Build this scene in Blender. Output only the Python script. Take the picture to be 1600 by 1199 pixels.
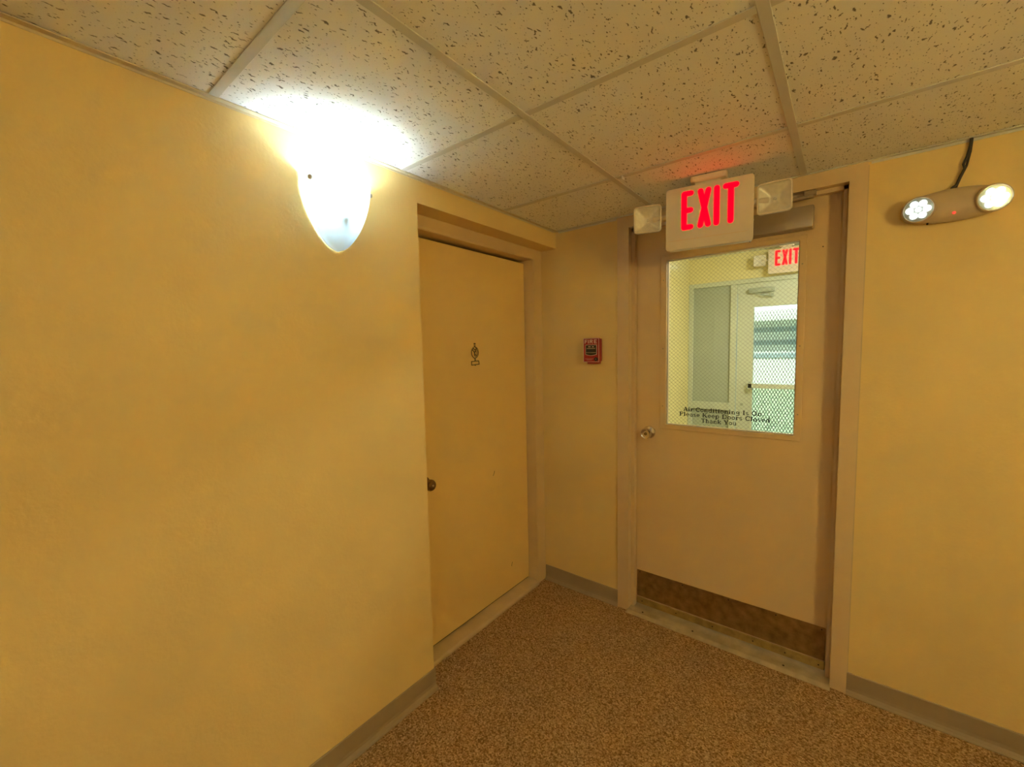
import bpy, bmesh, math, random
from mathutils import Vector, Matrix
R = math.radians
random.seed(7)
for o in list(bpy.data.objects): bpy.data.objects.remove(o)
scene = bpy.context.scene
COL = scene.collection

# ------------------------------------------------------------------ camera
cam_data = bpy.data.cameras.new('camera')
cam = bpy.data.objects.new('camera', cam_data)
COL.objects.link(cam)
cam_data.sensor_width = 36.0
cam_data.lens = 36.0 * 654.998 / 1600.0
cam_data.clip_start = 0.02
cam.location = (1.35082, -2.14618, 1.45218)
cam.rotation_euler = (R(85.61595), R(1.15975), R(38.30474))
scene.camera = cam

# ------------------------------------------------------------------ world, exposure
world = bpy.data.worlds.new('overcast_sky')
scene.world = world
world.use_nodes = True
bg = world.node_tree.nodes['Background']
bg.inputs[0].default_value = (0.80, 0.93, 1.0, 1)
bg.inputs[1].default_value = 0.09
sun_data = bpy.data.lights.new('sun', 'SUN'); sun_data.energy = 0.5; sun_data.angle = R(0.6); sun_data.color = (1.0, .97, .90)
sun = bpy.data.objects.new('sun', sun_data); COL.objects.link(sun); sun.rotation_euler = (R(48), 0, R(-20))
vs = scene.view_settings
vs.view_transform = 'Standard'
vs.look = 'None'
vs.gamma = 1.0
vs.use_curve_mapping = False
vs.exposure = 4.0

# bulbs of the hallway sconces: radiance and colour; the first is in view, the others are added unseen fill
BULBS = {
    'view':  (15.0, (.66, .86, 1.0)),
    'right': (76.0, (1.0, .89, .42)),
    'back':  (20.0, (.75, .88, 1.0)),
}
OTHER = 0.3525              # LED lamps, legends and added vestibule fill light

# ------------------------------------------------------------------ dimensions (metres)
H = 2.1426                # suspended ceiling
GA, GB, T = 0.4946, 0.5901, 0.6096
REC = 1.026               # near edge of the door recess
HDR = 2.0486              # underside of the header over the recess
XF = -0.105               # face of the recessed door casing
XD = -0.168               # face of the recessed door
YD = 0.065                # face of the glazed door
XR, YB = 2.75, -3.7        # right wall and back wall
YS = 3.2                  # entrance glazing at the end of the vestibule
ZV = 2.49                 # vestibule ceiling

# ------------------------------------------------------------------ materials
def nt(name):
    m = bpy.data.materials.new(name); m.use_nodes = True
    t = m.node_tree
    return m, t, t.nodes['Principled BSDF'], t.nodes['Material Output']
def node(t, kind, **kw):
    n = t.nodes.new(kind)
    for k, v in kw.items(): setattr(n, k, v)
    return n
def mat(name, col, rough=0.5, metal=0.0, var=0.06, vscale=6.0, bump=0.0, bscale=80.0, spec=0.5, detail=3.0, aniso=None):
    m, t, p, out = nt(name)
    co = node(t, 'ShaderNodeTexCoord')
    no = node(t, 'ShaderNodeTexNoise'); no.inputs['Scale'].default_value = vscale; no.inputs['Detail'].default_value = detail
    t.links.new(co.outputs['Object'], no.inputs['Vector'])
    rp = node(t, 'ShaderNodeValToRGB')
    rp.color_ramp.elements[0].position = 0.3; rp.color_ramp.elements[1].position = 0.7
    rp.color_ramp.elements[0].color = tuple(c * (1 - var) for c in col) + (1,)
    rp.color_ramp.elements[1].color = tuple(min(1, c * (1 + var)) for c in col) + (1,)
    t.links.new(no.outputs['Fac'], rp.inputs['Fac']); t.links.new(rp.outputs['Color'], p.inputs['Base Color'])
    p.inputs['Roughness'].default_value = rough; p.inputs['Metallic'].default_value = metal
    p.inputs['Specular IOR Level'].default_value = spec
    if bump:
        b2 = node(t, 'ShaderNodeTexNoise'); b2.inputs['Scale'].default_value = bscale; b2.inputs['Detail'].default_value = 4
        mp = node(t, 'ShaderNodeMapping')
        if aniso: mp.inputs['Scale'].default_value = aniso
        t.links.new(co.outputs['Object'], mp.inputs['Vector']); t.links.new(mp.outputs['Vector'], b2.inputs['Vector'])
        bp = node(t, 'ShaderNodeBump'); bp.inputs['Strength'].default_value = bump; bp.inputs['Distance'].default_value = 0.004
        t.links.new(b2.outputs['Fac'], bp.inputs['Height']); t.links.new(bp.outputs['Normal'], p.inputs['Normal'])
    return m
def emit(name, col, s, matte=False):
    m, t, p, out = nt(name)
    p.inputs['Base Color'].default_value = (*col, 1); p.inputs['Emission Color'].default_value = (*col, 1)
    p.inputs['Emission Strength'].default_value = s; p.inputs['Roughness'].default_value = 0.4
    if matte: p.inputs['Base Color'].default_value = (.25, .0, .003, 1); p.inputs['Specular IOR Level'].default_value = 0.05
    return m

def wall_material(name, col):
    m, t, p, out = nt(name)
    co = node(t, 'ShaderNodeTexCoord')
    n1 = node(t, 'ShaderNodeTexNoise'); n1.inputs['Scale'].default_value = 2.2; n1.inputs['Detail'].default_value = 2
    t.links.new(co.outputs['Object'], n1.inputs['Vector'])
    rp = node(t, 'ShaderNodeValToRGB')
    rp.color_ramp.elements[0].position = 0.3; rp.color_ramp.elements[1].position = 0.7
    rp.color_ramp.elements[0].color = tuple(c * .96 for c in col) + (1,); rp.color_ramp.elements[1].color = tuple(c * 1.03 for c in col) + (1,)
    t.links.new(n1.outputs['Fac'], rp.inputs['Fac']); t.links.new(rp.outputs['Color'], p.inputs['Base Color'])
    p.inputs['Roughness'].default_value = 0.55; p.inputs['Specular IOR Level'].default_value = 0.35
    n2 = node(t, 'ShaderNodeTexNoise'); n2.inputs['Scale'].default_value = 95; n2.inputs['Detail'].default_value = 3
    n3 = node(t, 'ShaderNodeTexNoise'); n3.inputs['Scale'].default_value = 14; n3.inputs['Detail'].default_value = 3
    t.links.new(co.outputs['Object'], n2.inputs['Vector']); t.links.new(co.outputs['Object'], n3.inputs['Vector'])
    ad = node(t, 'ShaderNodeMath', operation='ADD')
    t.links.new(n2.outputs['Fac'], ad.inputs[0]); t.links.new(n3.outputs['Fac'], ad.inputs[1])
    bp = node(t, 'ShaderNodeBump'); bp.inputs['Strength'].default_value = 0.20; bp.inputs['Distance'].default_value = 0.003
    t.links.new(ad.outputs[0], bp.inputs['Height']); t.links.new(bp.outputs['Normal'], p.inputs['Normal'])
    return m

def tile_material():
    """painted mineral fibre board: shade in the fissures and pin holes is put in as darker colour"""
    m, t, p, out = nt('fissured_mineral_tile')
    co = node(t, 'ShaderNodeTexCoord'); oi = node(t, 'ShaderNodeObjectInfo')
    off = node(t, 'ShaderNodeVectorMath', operation='SCALE'); off.inputs[0].default_value = (13.7, 7.3, 0)
    t.links.new(oi.outputs['Random'], off.inputs['Scale'])
    base = node(t, 'ShaderNodeVectorMath', operation='ADD')
    t.links.new(co.outputs['Object'], base.inputs[0]); t.links.new(off.outputs[0], base.inputs[1])
    def warp(scale, amp):
        n = node(t, 'ShaderNodeTexNoise'); n.inputs['Scale'].default_value = scale; n.inputs['Detail'].default_value = 2
        t.links.new(base.outputs[0], n.inputs['Vector'])
        s = node(t, 'ShaderNodeVectorMath', operation='SUBTRACT'); s.inputs[1].default_value = (.5, .5, .5)
        t.links.new(n.outputs['Color'], s.inputs[0])
        k = node(t, 'ShaderNodeVectorMath', operation='SCALE'); k.inputs['Scale'].default_value = amp
        t.links.new(s.outputs[0], k.inputs[0])
        a = node(t, 'ShaderNodeVectorMath', operation='ADD')
        t.links.new(base.outputs[0], a.inputs[0]); t.links.new(k.outputs[0], a.inputs[1])
        return a
    def layer(wp, sc, thr_lo, thr_hi, rot):
        mp = node(t, 'ShaderNodeMapping'); mp.inputs['Scale'].default_value = sc; mp.inputs['Rotation'].default_value = (0, 0, rot)
        t.links.new(wp.outputs[0], mp.inputs['Vector'])
        v = node(t, 'ShaderNodeTexVoronoi', voronoi_dimensions='2D'); v.inputs['Scale'].default_value = 1.0
        v.inputs['Randomness'].default_value = 1.0
        t.links.new(mp.outputs[0], v.inputs['Vector'])
        sp = node(t, 'ShaderNodeSeparateColor'); t.links.new(v.outputs['Color'], sp.inputs[0])
        mr = node(t, 'ShaderNodeMapRange'); mr.inputs['To Min'].default_value = thr_lo; mr.inputs['To Max'].default_value = thr_hi
        t.links.new(sp.outputs[0], mr.inputs['Value'])
        sb = node(t, 'ShaderNodeMath', operation='SUBTRACT')
        t.links.new(mr.outputs[0], sb.inputs[0]); t.links.new(v.outputs['Distance'], sb.inputs[1])
        ml = node(t, 'ShaderNodeMath', operation='MULTIPLY'); ml.inputs[1].default_value = 9.0; ml.use_clamp = True
        t.links.new(sb.outputs[0], ml.inputs[0])
        return ml
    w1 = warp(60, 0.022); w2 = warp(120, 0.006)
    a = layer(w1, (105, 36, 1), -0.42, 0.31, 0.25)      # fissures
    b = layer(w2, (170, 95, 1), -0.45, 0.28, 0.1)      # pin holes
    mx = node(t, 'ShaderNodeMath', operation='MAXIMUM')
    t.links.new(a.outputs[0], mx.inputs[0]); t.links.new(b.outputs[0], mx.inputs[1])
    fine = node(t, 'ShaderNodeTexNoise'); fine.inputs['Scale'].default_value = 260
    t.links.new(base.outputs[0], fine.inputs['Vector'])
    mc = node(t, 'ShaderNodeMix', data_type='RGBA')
    mc.inputs[6].default_value = (.91, .89, .85, 1); mc.inputs[7].default_value = (.22, .20, .17, 1)  # second colour stands in for the shade inside the holes
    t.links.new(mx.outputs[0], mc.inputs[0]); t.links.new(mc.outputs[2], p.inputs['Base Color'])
    p.inputs['Roughness'].default_value = 0.9; p.inputs['Specular IOR Level'].default_value = 0.15
    hs = node(t, 'ShaderNodeMath', operation='MULTIPLY_ADD'); hs.inputs[1].default_value = -1.0
    f2 = node(t, 'ShaderNodeMath', operation='MULTIPLY'); f2.inputs[1].default_value = 0.25
    t.links.new(fine.outputs['Fac'], f2.inputs[0])
    t.links.new(mx.outputs[0], hs.inputs[0]); t.links.new(f2.outputs[0], hs.inputs[2])
    bp = node(t, 'ShaderNodeBump'); bp.inputs['Strength'].default_value = 0.55; bp.inputs['Distance'].default_value = 0.003
    t.links.new(hs.outputs[0], bp.inputs['Height']); t.links.new(bp.outputs['Normal'], p.inputs['Normal'])
    return m

def carpet_material():
    m, t, p, out = nt('tweed_loop_carpet')
    co = node(t, 'ShaderNodeTexCoord')
    n1 = node(t, 'ShaderNodeTexNoise'); n1.inputs['Scale'].default_value = 130; n1.inputs['Detail'].default_value = 3; n1.inputs['Roughness'].default_value = 0.7
    n2 = node(t, 'ShaderNodeTexVoronoi'); n2.inputs['Scale'].default_value = 210
    n3 = node(t, 'ShaderNodeTexNoise'); n3.inputs['Scale'].default_value = 3.0
    for n in (n1, n2, n3): t.links.new(co.outputs['Object'], n.inputs['Vector'])
    sp = node(t, 'ShaderNodeSeparateColor'); t.links.new(n2.outputs['Color'], sp.inputs[0])
    mixf = node(t, 'ShaderNodeMath', operation='MULTIPLY_ADD'); mixf.inputs[1].default_value = 0.45
    t.links.new(sp.outputs[0], mixf.inputs[0])
    sc = node(t, 'ShaderNodeMath', operation='MULTIPLY'); sc.inputs[1].default_value = 0.75
    t.links.new(n1.outputs['Fac'], sc.inputs[0]); t.links.new(sc.outputs[0], mixf.inputs[2])
    rp = node(t, 'ShaderNodeValToRGB')
    e = rp.color_ramp.elements
    e[0].position = 0.38; e[0].color = (.20, .107, .040, 1)
    e[1].position = 0.86; e[1].color = (.66, .45, .24, 1)
    x = e.new(0.55); x.color = (.36, .215, .092, 1)
    x = e.new(0.70); x.color = (.47, .30, .145, 1)
    t.links.new(mixf.outputs[0], rp.inputs['Fac'])
    t.links.new(rp.outputs['Color'], p.inputs['Base Color'])
    p.inputs['Roughness'].default_value = 0.95; p.inputs['Specular IOR Level'].default_value = 0.1
    bp = node(t, 'ShaderNodeBump'); bp.inputs['Strength'].default_value = 0.8; bp.inputs['Distance'].default_value = 0.004
    t.links.new(mixf.outputs[0], bp.inputs['Height']); t.links.new(bp.outputs['Normal'], p.inputs['Normal'])
    return m

def thin_glass(name, tint):
    m, t, p, out = nt(name)
    t.nodes.remove(p)
    tr = node(t, 'ShaderNodeBsdfTransparent'); tr.inputs[0].default_value = (*tint, 1)
    gl = node(t, 'ShaderNodeBsdfGlossy'); gl.inputs['Roughness'].default_value = 0.01
    fr = node(t, 'ShaderNodeFresnel'); fr.inputs['IOR'].default_value = 1.45
    mx = node(t, 'ShaderNodeMixShader')
    t.links.new(fr.outputs[0], mx.inputs[0]); t.links.new(tr.outputs[0], mx.inputs[1]); t.links.new(gl.outputs[0], mx.inputs[2])
    t.links.new(mx.outputs[0], out.inputs['Surface'])
    return m

def prismatic(name, col):
    m, t, p, out = nt(name)
    p.inputs['Base Color'].default_value = (*col, 1); p.inputs['Roughness'].default_value = 0.12
    tr = node(t, 'ShaderNodeBsdfTransparent')
    mx = node(t, 'ShaderNodeMixShader'); mx.inputs[0].default_value = 0.09
    t.links.new(tr.outputs[0], mx.inputs[1]); t.links.new(p.outputs[0], mx.inputs[2]); t.links.new(mx.outputs[0], out.inputs['Surface'])
    return m

def frosted(name, col, trans=0.72):
    m, t, p, out = nt(name)
    tl = node(t, 'ShaderNodeBsdfTranslucent'); tl.inputs[0].default_value = (*col, 1)
    df = node(t, 'ShaderNodeBsdfDiffuse'); df.inputs[0].default_value = (*col, 1)
    tr = node(t, 'ShaderNodeBsdfTransparent'); tr.inputs[0].default_value = (1, 1, 1, 1)
    m1 = node(t, 'ShaderNodeMixShader'); m1.inputs[0].default_value = 1 - trans
    t.links.new(tl.outputs[0], m1.inputs[1]); t.links.new(df.outputs[0], m1.inputs[2])
    m2 = node(t, 'ShaderNodeMixShader'); m2.inputs[0].default_value = 0.03
    t.links.new(m1.outputs[0], m2.inputs[1]); t.links.new(tr.outputs[0], m2.inputs[2])
    t.nodes.remove(p)
    t.links.new(m2.outputs[0], out.inputs['Surface'])
    return m

M = {}
M['wall'] = wall_material('yellow_wall_paint', (.80, .59, .245))
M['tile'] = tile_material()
M['tee'] = mat('painted_steel_tee', (.66, .63, .56), 0.45, var=.03)
M['angle'] = mat('painted_wall_angle', (.66, .55, .36), 0.5, var=.04)
M['carpet'] = carpet_material()
M['vinyl'] = mat('taupe_vinyl_base', (.36, .27, .16), 0.5, var=.05, bump=.05)
M['frame'] = mat('beige_enamel_frame', (.70, .51, .28), 0.4, var=.03, vscale=3, bump=.06, bscale=160)
M['door2'] = mat('tan_enamel_door', (.74, .53, .27), 0.42, var=.03, vscale=3, bump=.05, bscale=200)
M['door1'] = mat('ochre_painted_door', (.86, .60, .22), 0.45, var=.03, vscale=2.5, bump=.07, bscale=170)
M['casing'] = mat('cream_painted_casing', (.72, .53, .27), 0.45, var=.03, bump=.05, bscale=120)
M['sill'] = mat('worn_painted_sill', (.62, .46, .26), 0.5, var=.07, vscale=14)
M['brass'] = mat('dull_brass_kick_plate', (.34, .21, .075), 0.42, .75, var=.30, vscale=28, bump=.04, detail=6)
M['sweep'] = mat('brass_sweep_channel', (.46, .35, .13), 0.35, .8, var=.2, vscale=30)
M['alu'] = mat('worn_aluminium', (.58, .49, .32), 0.40, .5, var=.18, vscale=18, detail=6)
M['chrome'] = mat('satin_chrome', (.78, .75, .70), 0.16, 1.0, var=.04)
M['nickel'] = mat('aged_brass_knob', (.30, .22, .12), 0.22, 1.0, var=.15)
M['closer'] = mat('bronze_painted_closer', (.40, .32, .22), 0.35, .35, var=.03)
M['screw'] = mat('dark_screw', (.05, .04, .03), 0.5, .6)
M['black'] = mat('black_rubber', (.012, .011, .011), 0.55)
M['dark'] = mat('gap_shade', (.03, .02, .012), 0.8)
M['glass'] = thin_glass('clear_glass', (.95, .985, .95))
M['wire'] = mat('wire_in_glass', (.16, .16, .13), 0.4, .7)
M['vinyl_black'] = mat('black_vinyl_letters', (.012, .014, .014), 0.5)
M['plastic'] = mat('almond_plastic', (.72, .61, .46), 0.38, var=.02)
M['emplastic'] = mat('beige_light_housing', (.56, .43, .27), 0.35, var=.02)
M['red_led'] = emit('red_lit_legend', (1.0, .0, .006), .55 * OTHER, True)
M['red_dot'] = emit('red_indicator', (1.0, .03, .02), .5 * OTHER)
M['lens'] = prismatic('ribbed_clear_lens', (.92, .88, .76))
M['reflector'] = mat('silver_reflector', (.88, .83, .70), 0.45, .45, var=.1, vscale=60)
M['bulbglass'] = mat('small_lamp', (.75, .72, .62), 0.1, .3)
M['led_white'] = emit('white_led', (.90, .97, 1.0), .60 * OTHER)
M['led_cup'] = mat('led_reflector_cup', (.80, .83, .82), 0.2, .6)
M['shade'] = frosted('frosted_sconce_glass', (.82, .89, .91), 0.20)
for k_, (l_, c_) in BULBS.items(): M['bulb_' + k_] = emit('lit_bulb_' + k_, c_, l_); M['glow_' + k_] = emit('lit_glass_' + k_, c_, l_ * .05)  # glow materials serve only the added fill sconces
M['vlight'] = emit('fill_diffuser', (1.0, .95, .78), 34.0 * OTHER)
M['white_metal'] = mat('white_enamel', (.75, .75, .73), 0.4)
M['firered'] = mat('red_enamel', (.36, .018, .022), 0.35, var=.08)
M['firewhite'] = mat('pale_pink_print', (.85, .66, .60), 0.5)
M['ironwork'] = mat('dark_bronze_wire', (.16, .115, .06), 0.4, .7)
M['cable'] = mat('dark_cable', (.045, .035, .022), 0.6)
M['store'] = mat('pale_anodised_aluminium', (.60, .65, .55), 0.4, .15, var=.03)
M['panel'] = mat('grey_green_panel', (.40, .45, .37), 0.45, var=.04)
M['vwall'] = wall_material('vestibule_wall_paint', (.78, .70, .36))
M['vceil'] = mat('vestibule_ceiling_paint', (.8, .8, .74), .8)
M['vfloor'] = mat('grey_quarry_tile', (.32, .29, .24), .6, var=.15)
M['mesh'] = mat('grey_expanded_metal', (.10, .13, .13), .5, .3)
M['grass'] = mat('lawn', (.36, .46, .29), .9, var=.5, vscale=9, bump=.6, bscale=60)
M['concrete'] = mat('pale_concrete', (.62, .62, .58), .85, var=.1, vscale=8)
M['stucco'] = mat('white_stucco', (.80, .82, .80), .8, var=.05)
M['slate'] = mat('blue_grey_louvre', (.30, .39, .43), .6, var=.1)
M['mwin'] = mat('dark_window_glass', (.08, .12, .14), .1)

# ------------------------------------------------------------------ mesh helpers
def BM(): return bmesh.new()
def box(bm, x0, x1, y0, y1, z0, z1, bev=0.0, seg=2):
    m = Matrix.Translation(((x0 + x1) / 2, (y0 + y1) / 2, (z0 + z1) / 2)) @ Matrix.Diagonal((abs(x1 - x0), abs(y1 - y0), abs(z1 - z0), 1))
    r = bmesh.ops.create_cube(bm, size=1.0, matrix=m)
    if bev:
        es = list({e for v in r['verts'] for e in v.link_edges})
        bmesh.ops.bevel(bm, geom=es, offset=bev, segments=seg, profile=0.5, affect='EDGES')
    return bm
def prism(bm, prof, axis, a, b):
    """prof: list of 2D points; axis 'x': (y,z) 'y': (x,z) 'z': (x,y)"""
    def P(p, s):
        return {'x': (s, p[0], p[1]), 'y': (p[0], s, p[1]), 'z': (p[0], p[1], s)}[axis]
    A = [bm.verts.new(P(p, a)) for p in prof]; B = [bm.verts.new(P(p, b)) for p in prof]
    n = len(prof)
    for i in range(n): bm.faces.new((A[i], A[(i + 1) % n], B[(i + 1) % n], B[i]))
    bm.faces.new(A[::-1]); bm.faces.new(B)
    bmesh.ops.recalc_face_normals(bm, faces=bm.faces)
    return bm
def rrect(cx, cy, w, h, r, n=5):
    pts = []
    for sx, sy, a0 in ((1, 1, 0), (-1, 1, 90), (-1, -1, 180), (1, -1, 270)):
        for k in range(n + 1):
            a = R(a0 + 90 * k / n)
            pts.append((cx + sx * (w / 2 - r) + r * math.cos(a), cy + sy * (h / 2 - r) + r * math.sin(a)))
    return pts
def loft(bm, rings, cap=True, closed=True):
    V = [[bm.verts.new(p) for p in r] for r in rings]
    n = len(rings[0])
    for i in range(len(V) - 1):
        for j in range(n if closed else n - 1):
            bm.faces.new((V[i][j], V[i][(j + 1) % n], V[i + 1][(j + 1) % n], V[i + 1][j]))
    if cap: bm.faces.new(V[0][::-1]); bm.faces.new(V[-1])
    bmesh.ops.recalc_face_normals(bm, faces=bm.faces)
    return bm
def lathe(bm, prof, origin, axis, n=24):
    """prof: (radius, distance along axis)"""
    ax = Vector(axis).normalized(); u = ax.orthogonal().normalized(); w = ax.cross(u); o = Vector(origin)
    rings = [[o + ax * d + (u * math.cos(2 * math.pi * k / n) + w * math.sin(2 * math.pi * k / n)) * max(r, 1e-5) for k in range(n)] for r, d in prof]
    return loft(bm, rings)
def tube(bm, pts, r, n=8):
    pts = [Vector(p) for p in pts]; rings = []
    up = None
    for i, p in enumerate(pts):
        d = (pts[min(i + 1, len(pts) - 1)] - pts[max(i - 1, 0)]).normalized()
        if up is None: up = d.orthogonal().normalized()
        up = (up - d * up.dot(d)).normalized(); w = d.cross(up)
        rings.append([p + (up * math.cos(2 * math.pi * k / n) + w * math.sin(2 * math.pi * k / n)) * r for k in range(n)])
    return loft(bm, rings)
def obj(name, bm, m, parent=None, smooth=False, kind=None, label=None, cat=None, group=None):
    me = bpy.data.meshes.new(name)
    if smooth:
        for f in bm.faces: f.smooth = True
    bm.to_mesh(me); bm.free()
    me.materials.append(m)
    if smooth:
        try: me.set_sharp_from_angle(angle=R(40))
        except Exception: pass
    o = bpy.data.objects.new(name, me); COL.objects.link(o)
    if parent: o.parent = parent
    tag(o, label, cat, kind, group)
    return o
def tag(o, label=None, cat=None, kind=None, group=None):
    if label: o['label'] = label
    if cat: o['category'] = cat
    if kind: o['kind'] = kind
    if group: o['group'] = group
    return o
def empty(name, loc, label, cat, rz=0.0, kind=None, group=None):
    o = bpy.data.objects.new(name, None); COL.objects.link(o)
    o.location = loc; o.rotation_euler = (0, 0, rz); o.empty_display_size = 0.05
    return tag(o, label, cat, kind, group)
def copy_tree(o, parent=None):
    c = o.copy(); COL.objects.link(c)
    if parent: c.parent = parent
    for ch in list(o.children): copy_tree(ch, c)
    return c
def S(name, bm, m, label, cat, parent=None, smooth=False):
    return obj(name, bm, m, parent, smooth, 'structure', label, cat)

# stroke lettering: polylines with a width, laid in a local (u, v) plane
def stroke(bm, pts, w, f, thick, cap=False):
    """pts 2D polyline; f(u, v, d) -> 3D; thick = depth"""
    n = len(pts); L = []; Rr = []
    for i in range(n):
        a = pts[max(i - 1, 0)]; b = pts[min(i + 1, n - 1)]
        dx, dy = b[0] - a[0], b[1] - a[1]; l = math.hypot(dx, dy) or 1
        nx, ny = -dy / l, dx / l
        L.append((pts[i][0] + nx * w / 2, pts[i][1] + ny * w / 2)); Rr.append((pts[i][0] - nx * w / 2, pts[i][1] - ny * w / 2))
    V = [[bm.verts.new(f(*L[i], 0)), bm.verts.new(f(*L[i], thick)), bm.verts.new(f(*Rr[i], thick)), bm.verts.new(f(*Rr[i], 0))] for i in range(n)]
    for i in range(n - 1):
        for j in range(4): bm.faces.new((V[i][j], V[i][(j + 1) % 4], V[i + 1][(j + 1) % 4], V[i + 1][j]))
    bm.faces.new(V[0][::-1]); bm.faces.new(V[-1])
    if cap:
        for e in (pts[0], pts[-1]):
            ring = [(e[0] + w / 2 * math.cos(2 * math.pi * k / 14), e[1] + w / 2 * math.sin(2 * math.pi * k / 14)) for k in range(14)]
            A = [bm.verts.new(f(*p, thick * 0.98)) for p in ring]; B = [bm.verts.new(f(*p, 0)) for p in ring]
            bm.faces.new(A); bm.faces.new(B[::-1])
            for k in range(14): bm.faces.new((A[k], A[(k + 1) % 14], B[(k + 1) % 14], B[k]))
def arc(cx, cy, rx, ry, a0, a1, n=12):
    return [(cx + rx * math.cos(R(a0 + (a1 - a0) * k / n)), cy + ry * math.sin(R(a0 + (a1 - a0) * k / n))) for k in range(n + 1)]
SW, TH = 0.23, 0.11      # stem and hairline widths of the serif lettering
def G(ch):
    """serif glyph: (advance, [(points, width)])"""
    def stem(x, y0, y1, top=True, bot=True, s=.17):
        r = [([(x, y0), (x, y1)], SW)]
        if top: r.append(([(x - s, y1 - TH / 2), (x + s, y1 - TH / 2)], TH))
        if bot: r.append(([(x - s, y0 + TH / 2), (x + s, y0 + TH / 2)], TH))
        return r
    X = .68
    def half(x, y0, y1): return [([(x - .12, y1 - TH / 2), (x, y1 - TH / 2)], TH)] + stem(x, y0, y1, False, True)
    g = {
     'A': (1.02, [([(.16, 0), (.5, 1)], .11), ([(.5, 1), (.84, 0)], SW), ([(.27, .33), (.72, .33)], TH), ([(0, .04), (.34, .04)], TH), ([(.66, .04), (1.0, .04)], TH)]),
     'C': (.92, [(arc(.5, .5, .38, .46, 40, 320, 18), .17), ([(.80, .66), (.80, .97)], TH)]),
     'I': (.50, stem(.22, 0, 1)),
     'O': (1.0, [(arc(.48, .5, .38, .45, 0, 360, 24), .17)]),
     'P': (.86, stem(.2, 0, 1) + [([(.2, .95), (.45, .95)] + arc(.45, .72, .27, .23, 90, -90, 8) + [(.2, .49)], .12)]),
     'K': (1.02, stem(.2, 0, 1) + [([(.25, .42), (.8, .96)], .11), ([(.42, .58), (.84, .04)], SW), ([(.62, .96), (.98, .96)], TH), ([(.64, .04), (1.02, .04)], TH)]),
     'D': (1.0, stem(.2, 0, 1, s=.16) + [([(.2, .95), (.45, .95)] + arc(.45, .5, .40, .45, 90, -90, 12) + [(.2, .05)], .13)]),
     'T': (.92, stem(.44, 0, 1, False, True) + [([(.04, .95), (.84, .95)], .1), ([(.06, .72), (.06, 1)], TH), ([(.82, .72), (.82, 1)], TH)]),
     'Y': (1.0, stem(.48, 0, .5, False, True) + [([(.16, .96), (.48, .42)], SW), ([(.82, .96), (.5, .44)], .11), ([(0, .96), (.34, .96)], TH), ([(.64, .96), (.98, .96)], TH)]),
     'i': (.46, half(.2, 0, X) + [([(.11, .88), (.31, .88)], .18)]),
     'r': (.62, half(.2, 0, X) + [(arc(.44, .42, .22, .20, 165, 60, 6), .12), ([(.52, .55), (.62, .55)], .15)]),
     'o': (.74, [(arc(.36, .34, .26, .29, 0, 360, 20), .15)]),
     'n': (.84, half(.2, 0, X) + [(arc(.40, .42, .20, .2, 170, 0, 8) + [(.60, 0)], .14), ([(.46, .04), (.76, .04)], TH)]),
     'd': (.82, [(arc(.36, .34, .24, .29, 0, 360, 20), .14), ([(.60, 0), (.60, 1)], .16), ([(.46, .96), (.60, .96)], TH), ([(.60, .04), (.76, .04)], TH)]),
     't': (.54, [([(.22, .92), (.22, .16)] + arc(.36, .16, .14, .12, 180, 300, 5), .15), ([(.04, .63), (.46, .63)], TH)]),
     'g': (.78, [(arc(.34, .40, .22, .23, 0, 360, 18), .13), ([(.60, .66), (.60, -.08)] + arc(.36, -.08, .24, .17, 0, -160, 8), .13), ([(.56, .64), (.74, .64)], TH)]),
     's': (.62, [(arc(.30, .50, .19, .135, 20, 250, 8) + arc(.30, .185, .20, .145, 90, -160, 10), .12)]),
     'l': (.46, half(.2, 0, 1)),
     'e': (.72, [([(.12, .36), (.60, .36)] + arc(.36, .34, .25, .29, 5, 320, 18), .125)]),
     'a': (.76, [(arc(.34, .46, .22, .17, 160, 0, 8) + [(.56, .04)], .14), (arc(.33, .19, .21, .15, 60, 360, 14), .12), ([(.56, .04), (.72, .04)], TH)]),
     'p': (.82, half(.2, -.3, X) + [(arc(.45, .34, .23, .29, 150, -150, 18), .14)]),
     'h': (.84, half(.2, 0, 1) + [(arc(.40, .42, .20, .2, 170, 0, 8) + [(.60, 0)], .14), ([(.46, .04), (.76, .04)], TH)]),
     'k': (.86, half(.2, 0, 1) + [([(.25, .28), (.64, .64)], .11), ([(.38, .40), (.70, .04)], .16), ([(.52, .04), (.84, .04)], TH), ([(.5, .64), (.78, .64)], TH)]),
     'u': (.84, [([(.2, .66), (.2, .25)] + arc(.40, .25, .20, .2, 180, 350, 8), .14), ([(.60, .66), (.60, 0)], .15), ([(.06, .64), (.2, .64)], TH), ([(.46, .64), (.6, .64)], TH), ([(.6, .04), (.76, .04)], TH)]),
     ' ': (.45, []),
    }
    return g[ch]
def text_line(bm, s, x0, x1, z, h, f, thick):
    adv = sum(G(c)[0] for c in s); k = (x1 - x0) / adv; x = 0
    for c in s:
        a, st = G(c)
        for pts, w in st:
            stroke(bm, [(x0 + (x + p[0]) * k, z + p[1] * h) for p in pts], w * (k + h) / 2, f, thick)
        x += a

# ================================================================== STRUCTURE
# floor
bm = BM(); box(bm, -0.3, XR + .12, YB - .12, 0.02, -0.1, 0.0)
S('floor', bm, M['carpet'], 'brown flecked tweed carpet covering the hallway floor', 'floor')
bm = BM(); box(bm, -0.3, XR + .12, 0.02, YS + .1, -0.1, -0.004)
S('floor_vestibule', bm, M['vfloor'], 'grey floor of the entrance vestibule behind the glazed door', 'floor')

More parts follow.
